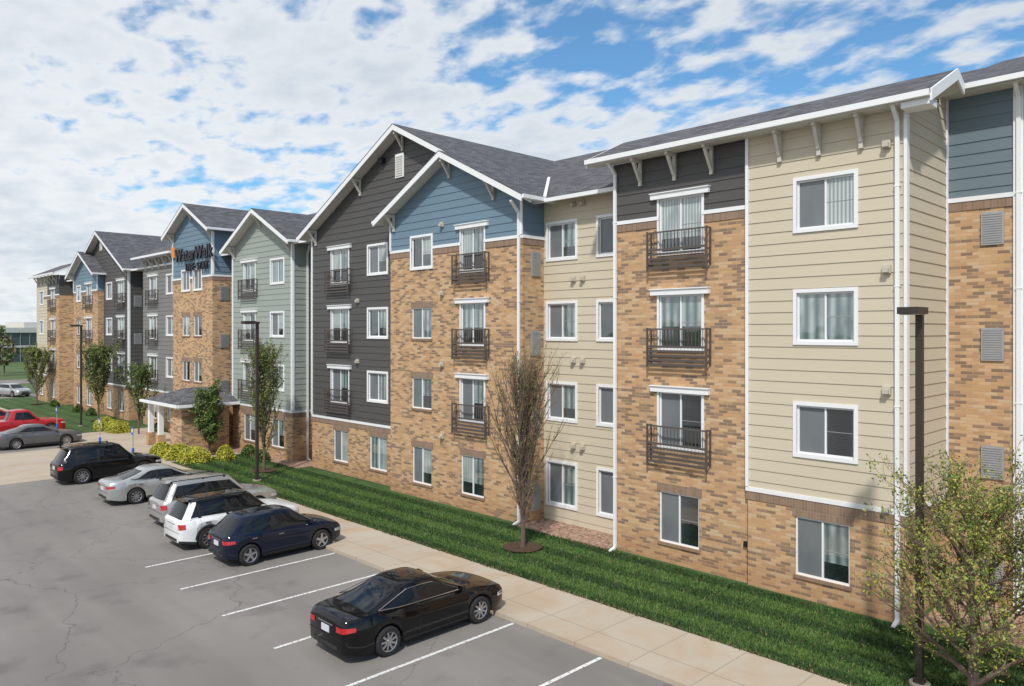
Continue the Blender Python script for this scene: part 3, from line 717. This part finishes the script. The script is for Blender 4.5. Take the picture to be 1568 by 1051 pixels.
SUV=[(0,1.02),(.05,1.07),(.2,1.09),(.6,1.05),(.74,1.05),(.82,1.03),(.95,.93),(1,.84)]
HAT=[(0,.97),(.05,1.02),(.2,1.02),(.6,.98),(.76,.97),(.85,.92),(.95,.82),(1,.72)]
sed=(.09,.30,.575,.77); suvc=(.01,.085,.61,.76); hatc=(.005,.12,.60,.80)
car('black_sedan',(-15.12,11.35,0),R90,4.85,1.83,1.46,.96,1.10,'paint_black',SED,sed,False)
car('blue_hatchback',(-23.62,12.1,0),R90,4.1,1.74,1.54,.85,.72,'paint_navy',HAT,hatc,False)
car('white_suv',(-26.45,11.9,0),R90,4.4,1.82,1.68,.88,.93,'paint_whitecar',SUV,suvc,True,roofcol='paint_black',rails=True,clad=True,rw=.36)
car('silver_suv',(-29.75,12.6,0),R90,4.6,1.82,1.74,.9,.98,'paint_champagne',SUV,suvc,True,rails=True,rw=.36)
car('silver_sedan',(-35.15,12.45,0),R90,4.8,1.8,1.46,.95,1.08,'paint_silver',SED,sed,False)
car('black_suv',(-41.5,12.1,0),R90,4.75,1.9,1.78,.92,1.0,'paint_black',SUV,suvc,True,rails=True,rw=.38)
car('grey_sedan',(-56,12.2,0),R90,4.8,1.8,1.45,.95,1.08,'paint_grey',SED,sed,False)
PK=[(0,1.12),(.4,1.14),(.7,1.14),(.8,1.12),(.95,1.04),(1,.95)]
car('red_pickup_truck',(-62.6,12.4,0),R90,5.7,1.95,1.86,.95,1.2,'paint_red',PK,(.36,.40,.63,.75),False,rw=.39)
car('red_sedan',(-68.5,12.2,0),R90,4.7,1.8,1.5,.95,1.0,'paint_red',SED,sed,False)
car('silver_hatchback',(-100.5,19.5,0),math.radians(20),4.4,1.78,1.5,.9,.9,'paint_silver',HAT,hatc,False)
car('dark_suv',(-129,33,0),R90,4.6,1.85,1.7,.9,.95,'paint_grey',SUV,suvc,True,rw=.35)
# =============================================================== STREET LAMPS
def lamp(x,y,h=7.8):
    e=empty('street_lamp',(x,y,0));b=MB()
    b.tube((0,0,.05),(0,0,.16),.2,.2,'foundation',16,True)
    b.box(-.065,.065,-.065,.065,.16,h-.05,'pole_bronze')
    b.box(-.1,.1,-.1,.1,.16,.24,'pole_bronze')
    b.box(-.2,.2,-.72,-.12,h-.06,h+.08,'pole_bronze'); b.box(-.17,.17,-.68,-.2,h-.075,h-.06,'metal_grey')
    b.box(-.06,.06,-.12,.12,h-.05,h+.05,'pole_bronze')
    b.build('pole_and_head',e)
lamp(-5.24,16.9);lamp(-35,16.9);lamp(-64.7,17.0)
simple('sign_blue',(.02,.12,.5),.5,var=0)
for x,y in ((-44.6,14.3),(-50.5,14.3),(-60.2,14.3)):
    e=empty('parking_sign',(x,y,0));b=MB();b.tube((0,0,.1),(0,0,2.1),.025,.025,'metal_grey',8);b.box(-.15,.15,-.04,-.03,1.65,2.1,'sign_blue');b.box(-.09,.09,-.045,-.041,1.78,1.98,'trim_white');b.tube((0,0,.1),(0,0,.9),.07,.07,'sign_blue',10,True);b.build('sign',e)
# =============================================================== TREES
simple('bark',(.13,.095,.075),.95,var=.3,scale=12); simple('bark_twig',(.17,.115,.08),.9,var=.3,scale=6)
def leafm(name,c):
    m=NT(name);m.col(m.mix(m.noise(3,2),tuple(x*.7 for x in c),tuple(x*1.3 for x in c)));m.set(rough=.6);M[name]=m.m
leafm('leaf_light',(.18,.24,.05));leafm('leaf_mid',(.095,.155,.033));leafm('leaf_dark',(.045,.085,.02));leafm('leaf_yellow',(.34,.34,.055));leafm('shrub_yellow',(.50,.47,.045));leafm('bud_olive',(.19,.18,.06));leafm('bud_brown',(.15,.09,.055))
def rleaf(rd,c,s,k):
    u=Vector((rd.gauss(0,1),rd.gauss(0,1),rd.gauss(0,1))).normalized();v=u.cross(Vector((rd.gauss(0,1),rd.gauss(0,1),rd.gauss(0,1)))).normalized()
    return [c-u*s,c-v*s*k,c+u*s,c+v*s*k]
def tree(name,loc,H,R,style='pear',nl=40,leaves=3000,ls=.05,pal=('leaf_light','leaf_mid','bud_olive'),seed=1,trunk=.07,mul=.8,bare=.12):
    rd=random.Random(seed);e=empty(name,loc);b=MB();tips=[]
    tp=[Vector((0,0,0))]
    n=8
    for i in range(1,n+1): tp.append(Vector((rd.gauss(0,.03)*H*.1*i/3,rd.gauss(0,.03)*H*.1*i/3,H*.92*i/n)))
    rad=lambda z: trunk*(1-z/(H*1.0))**.8+.006
    for p,q in zip(tp,tp[1:]): b.tube(p,q,rad(p.z),rad(q.z),'bark',7)
    def on(z):
        f=min(n-1e-3,max(0,z/(H*.92)*n));i=int(f);return tp[i].lerp(tp[i+1],f-i)
    pear=style=='pear'
    def path(p,d,L,r,depth,upw):
        k=5 if depth==0 else 3;seg=L/k;last=p
        for i in range(k):
            d=(d+Vector((rd.gauss(0,.10 if pear else .15),rd.gauss(0,.10 if pear else .15),rd.gauss(0,.08)+upw))).normalized()
            q=last+d*seg;ra=r*(1-i/k*.8);rb=r*(1-(i+1)/k*.8)
            b.tube(last,q,max(ra,.0045),max(rb,.0035),'bark' if depth==0 else 'bark_twig',5 if depth==0 else 3);last=q
            if depth<2:
                for _ in range(2 if depth==0 else 1+(rd.random()<.5)):
                    az=rd.random()*6.28;w=.75 if not pear else .34
                    nd=(d+Vector((math.cos(az)*w,math.sin(az)*w,.12))).normalized()
                    path(q,nd,L*rd.uniform(.28,.48)*(1 if not pear else .85),r*.42,depth+1,upw*.8)
            if depth>=1: tips.append((q,d))
    for i in range(nl):
        f=bare+(.86-bare)*((i+.5)/nl)**.85;z=H*f;az=i*2.4+rd.random()*.8
        if pear:
            reach=R*(math.sin(min(1,(f-bare+.12)/(.40))*math.pi/2))*(1-max(0,f-.45)*1.25)*rd.uniform(.75,1.05)
            L=min(H*1.0-z,reach*2.9+.3)*rd.uniform(.8,1.0); tilt=reach/max(L,.2)
            d=Vector((math.cos(az)*tilt*1.5,math.sin(az)*tilt*1.5,1)).normalized();upw=.14
        else:
            reach=R*(1-.55*abs(f-.35))*rd.uniform(.7,1.1);L=reach;d=Vector((math.cos(az),math.sin(az),.55+f*.8)).normalized();upw=.05
        path(on(z),d,L,rad(z)*(.45 if pear else .58)+.006,0,upw)
    b.build('trunk_and_limbs',e)
    lf=MB()
    cl=rd.sample(tips,max(4,len(tips)//5))
    for i in range(leaves):
        q,d=rd.choice(tips) if rd.random()<.45 else rd.choice(cl)
        sd=.06
        c=q+Vector((rd.gauss(0,sd),rd.gauss(0,sd),rd.gauss(0,sd*1.3)))
        lf.face(rleaf(rd,c,ls*rd.uniform(.5,1.3),.5),rd.choices(pal,[3,3,2][:len(pal)])[0])
    lf.build('foliage',e)
    if mul:
        mb=MB();K=20
        mb.face([(mul*math.cos(6.283*i/K)*(1+rd.gauss(0,.04)),mul*math.sin(6.283*i/K)*(1+rd.gauss(0,.04)),.16) for i in range(K)],'mulch')
        mb.build('mulch_ring',e)
    return e
tree('pear_tree',(-17.85,18.0,0),6.3,.88,'pear',72,3600,.032,('leaf_mid','bud_olive','leaf_light'),1,.08,.65)
tree('pear_tree',(-37.1,18.3,0),6.5,.85,'pear',50,7500,.06,('leaf_light','leaf_mid','bud_olive'),2,.075,.65)
tree('pear_tree',(-67.5,19.0,0),5.9,1.15,'pear',36,7000,.09,('leaf_light','leaf_mid','bud_olive'),3,.08,.6)
tree('pear_tree',(-86.6,18.8,0),5.4,1.2,'pear',30,4500,.10,('leaf_light','leaf_mid','bud_olive'),4,.08,.6)
tree('ornamental_tree',(-44.7,18.6,0),4.1,1.0,'round',30,9000,.07,('leaf_mid','leaf_dark','leaf_light'),5,.06,.7)
tree('ornamental_tree',(-56.8,18.6,0),4.8,.8,'pear',26,5000,.08,('leaf_mid','leaf_dark','leaf_light'),6,.06,0)
tree('budding_tree',(-4.2,16.6,0),4.3,1.9,'round',34,17000,.034,('leaf_yellow','leaf_light','leaf_mid'),8,.095,.8,.10)
tree('budding_tree',(-2.6,17.4,0),5.0,1.9,'round',26,9000,.034,('leaf_yellow','leaf_light','leaf_mid'),18,.085,0,.12)
def shrub(loc,a,bb,h,pal,seed,n=5000,name='shrub'):
    rd=random.Random(seed);e=empty(name,loc);f=MB()
    for i in range(n):
        t=rd.random()*6.283;r=rd.random()**.4;z=rd.random()
        k=(1-z**2.5)**.5 ; k*=1+.12*math.sin(t*5+seed)
        c=Vector((a*r*k*math.cos(t),bb*r*k*math.sin(t),.1+h*z*(1+.12*math.sin(t*3+seed*2))))
        f.face(rleaf(rd,c,rd.uniform(.03,.07),.6),rd.choices(pal,[5,2,1])[0])
    f.build('foliage',e)
PY=('shrub_yellow','leaf_yellow','leaf_light')
for i,(x,y,a) in enumerate(((-42.6,16.9,1.1),(-44.2,16.6,1.0),(-45.7,16.2,.8),(-42.0,18.4,.6),(-58.8,17.9,1.0),(-60.6,17.6,1.0),(-62.2,18.0,1.0))):
    shrub((x,y,0),a,a*.8,.75,PY,i+1)
for i,(x,y) in enumerate(((-40,19.6),(-42.3,19.9),(-57,20),(-72,19.7),(-76,19.7),(-83,19.5))): shrub((x,y,0),.45,.45,.6,('leaf_mid','leaf_dark','leaf_light'),i+20,1800)
rd=random.Random(5)
tm=MB()
def blobtree(x,y,h,r,n):
    for i in range(n):
        t=rd.random()*6.283;ph=rd.random();rr=r*rd.random()**.4*(math.sin(ph*math.pi*.85+.25))
        c=Vector((x+rr*math.cos(t),y+rr*math.sin(t),h*.22+h*.78*ph))
        tm.face(rleaf(rd,c,rd.uniform(.25,.6)*r/3,.7),rd.choice(('leaf_mid','leaf_dark','bud_brown','bud_olive')))
    tm.tube((x,y,0),(x,y,h*.5),r*.07,r*.04,'bark',6)
for i in range(24): blobtree(-138-rd.random()*24,12+i*4.2+rd.random()*3,4+rd.random()*4.5,2.2,240)
for i in range(70):
    a=math.radians(100+i*1.7);d=420+rd.random()*120; blobtree(d*math.cos(a),d*math.sin(a)*1.0,7+rd.random()*4,9,160)
tm.build('distant_trees')
ofc=empty('office_building',(-225,44,0),math.radians(8));b=MB();simple('office_glass',(.06,.085,.09),.12,var=.4,scale=.3,ior=1.6);simple('office_panel',(.55,.53,.49),.7)
b.box(-12,12,-35,45,0,7.0,'office_glass');b.box(-12.4,12.4,-35.4,45.4,7.0,8.2,'office_panel');b.box(-12.3,12.3,-35.3,45.3,3.4,3.9,'office_panel')
for i in range(41): b.box(12.0,12.15,-35+i*2,-34.9+i*2,0,7.0,'metal_grey')
b.box(-6,6,0,20,8.2,9.6,'office_panel');b.box(12.0,14.5,-34,-24,0,7.6,'office_panel');b.build('shell',ofc)
fb=empty('warehouse_building',(-330,110,0));b=MB();b.box(-20,20,-50,60,0,8,'office_panel');b.box(20,20.2,-48,58,2,4,'office_glass');b.build('shell',fb)
# =============================================================== WORLD / SUN / CAMERA
sun_dir=Vector((.42,-.62,.86)).normalized()
el=math.asin(sun_dir.z); az=math.atan2(sun_dir.x,sun_dir.y)
W=bpy.data.worlds.new('World');S.world=W;W.use_nodes=True;t=W.node_tree;N=t.nodes;Lk=t.links
bg=N['Background'];bg.inputs[1].default_value=.1
sky=N.new('ShaderNodeTexSky');sky.sky_type='NISHITA';sky.sun_disc=False;sky.sun_elevation=el;sky.sun_rotation=az;sky.air_density=1.0;sky.dust_density=.4;sky.ozone_density=2.5
tint=N.new('ShaderNodeMix');tint.data_type='RGBA';tint.blend_type='MULTIPLY';tint.inputs[0].default_value=1;Lk.new(sky.outputs[0],tint.inputs[6]);tint.inputs[7].default_value=(.76,1.30,1.50,1)
tc=N.new('ShaderNodeTexCoord');sp=N.new('ShaderNodeSeparateXYZ');Lk.new(tc.outputs['Generated'],sp.inputs[0])
def mth(op,a,b=None,c=None):
    n=N.new('ShaderNodeMath');n.operation=op
    for i,v in enumerate((a,b,c)):
        if v is None: continue
        if isinstance(v,(int,float)): n.inputs[i].default_value=v
        else: Lk.new(v,n.inputs[i])
    return n.outputs[0]
zc=mth('ADD',mth('MAXIMUM',sp.outputs[2],0.0),.16)
cx=mth('DIVIDE',sp.outputs[0],zc);cy=mth('DIVIDE',sp.outputs[1],zc)
cb=N.new('ShaderNodeCombineXYZ');Lk.new(cx,cb.inputs[0]);Lk.new(cy,cb.inputs[1])
def wn(scale,detail,rough=.55,dist=0,off=(0,0,0),sc=(1,1,1),rot=0):
    mp=N.new('ShaderNodeMapping');mp.inputs['Location'].default_value=off;mp.inputs['Scale'].default_value=sc;mp.inputs['Rotation'].default_value=(0,0,rot);Lk.new(cb.outputs[0],mp.inputs[0])
    n=N.new('ShaderNodeTexNoise');n.inputs['Scale'].default_value=scale;n.inputs['Detail'].default_value=detail;n.inputs['Roughness'].default_value=rough;n.inputs['Distortion'].default_value=dist
    Lk.new(mp.outputs[0],n.inputs['Vector']);return n.outputs['Fac']
big=wn(1.0,2,.5,.2,(5.3,2.2,0)); mid=wn(6.5,4,.52,.12,(1.3,.4,0),(1,1.35,1),.5)
den=mth('ADD',mth('MULTIPLY',big,.85),mth('MULTIPLY',mid,1.0))
hz=N.new('ShaderNodeMapRange');Lk.new(sp.outputs[2],hz.inputs[0]);hz.inputs[1].default_value=0;hz.inputs[2].default_value=.30;hz.inputs[3].default_value=.24;hz.inputs[4].default_value=0
# cloud deck is thicker towards the west, broken towards the north-east
ew=mth('ADD',mth('MULTIPLY',sp.outputs[0],.70),mth('MULTIPLY',sp.outputs[1],.714))
den=mth('ADD',den,hz.outputs[0]); den=mth('SUBTRACT',den,mth('MULTIPLY',mth('ADD',ew,.1),.20))
mr=N.new('ShaderNodeMapRange');mr.interpolation_type='SMOOTHSTEP';Lk.new(den,mr.inputs[0]);mr.inputs[1].default_value=.75;mr.inputs[2].default_value=1.0;mr.inputs[3].default_value=.04;mr.inputs[4].default_value=.97
rp=N.new('ShaderNodeValToRGB');Lk.new(mth('ADD',mth('MULTIPLY',mid,.45),mth('MULTIPLY',big,.55)),rp.inputs[0]);rp.color_ramp.elements[0].position=.45;rp.color_ramp.elements[0].color=(.90,.925,.95,1);rp.color_ramp.elements[1].position=.66;rp.color_ramp.elements[1].color=(.64,.71,.79,1)
vm=N.new('ShaderNodeVectorMath');vm.operation='SCALE';Lk.new(rp.outputs[0],vm.inputs[0]);vm.inputs['Scale'].default_value=9.7
mx=N.new('ShaderNodeMix');mx.data_type='RGBA';Lk.new(mr.outputs[0],mx.inputs[0]);Lk.new(tint.outputs[2],mx.inputs[6]);Lk.new(vm.outputs[0],mx.inputs[7])
Lk.new(mx.outputs[2],bg.inputs[0])
sl=bpy.data.lights.new('sun','SUN');sl.energy=3.4;sl.angle=math.radians(2.5);sl.color=(1,.955,.89)
so=bpy.data.objects.new('sun',sl);COL.objects.link(so);so.rotation_euler=sun_dir.to_track_quat('Z','Y').to_euler()
cam=bpy.data.cameras.new('camera');co=bpy.data.objects.new('camera',cam);COL.objects.link(co);S.camera=co
co.location=(0,0,7.4);co.rotation_euler=(R90,0,math.asin(.7142));cam.sensor_width=36;cam.lens=26.56;cam.shift_y=-.0118;cam.clip_end=6000;cam.clip_start=.1
S.view_settings.view_transform='Standard';S.view_settings.look='None';S.view_settings.exposure=0
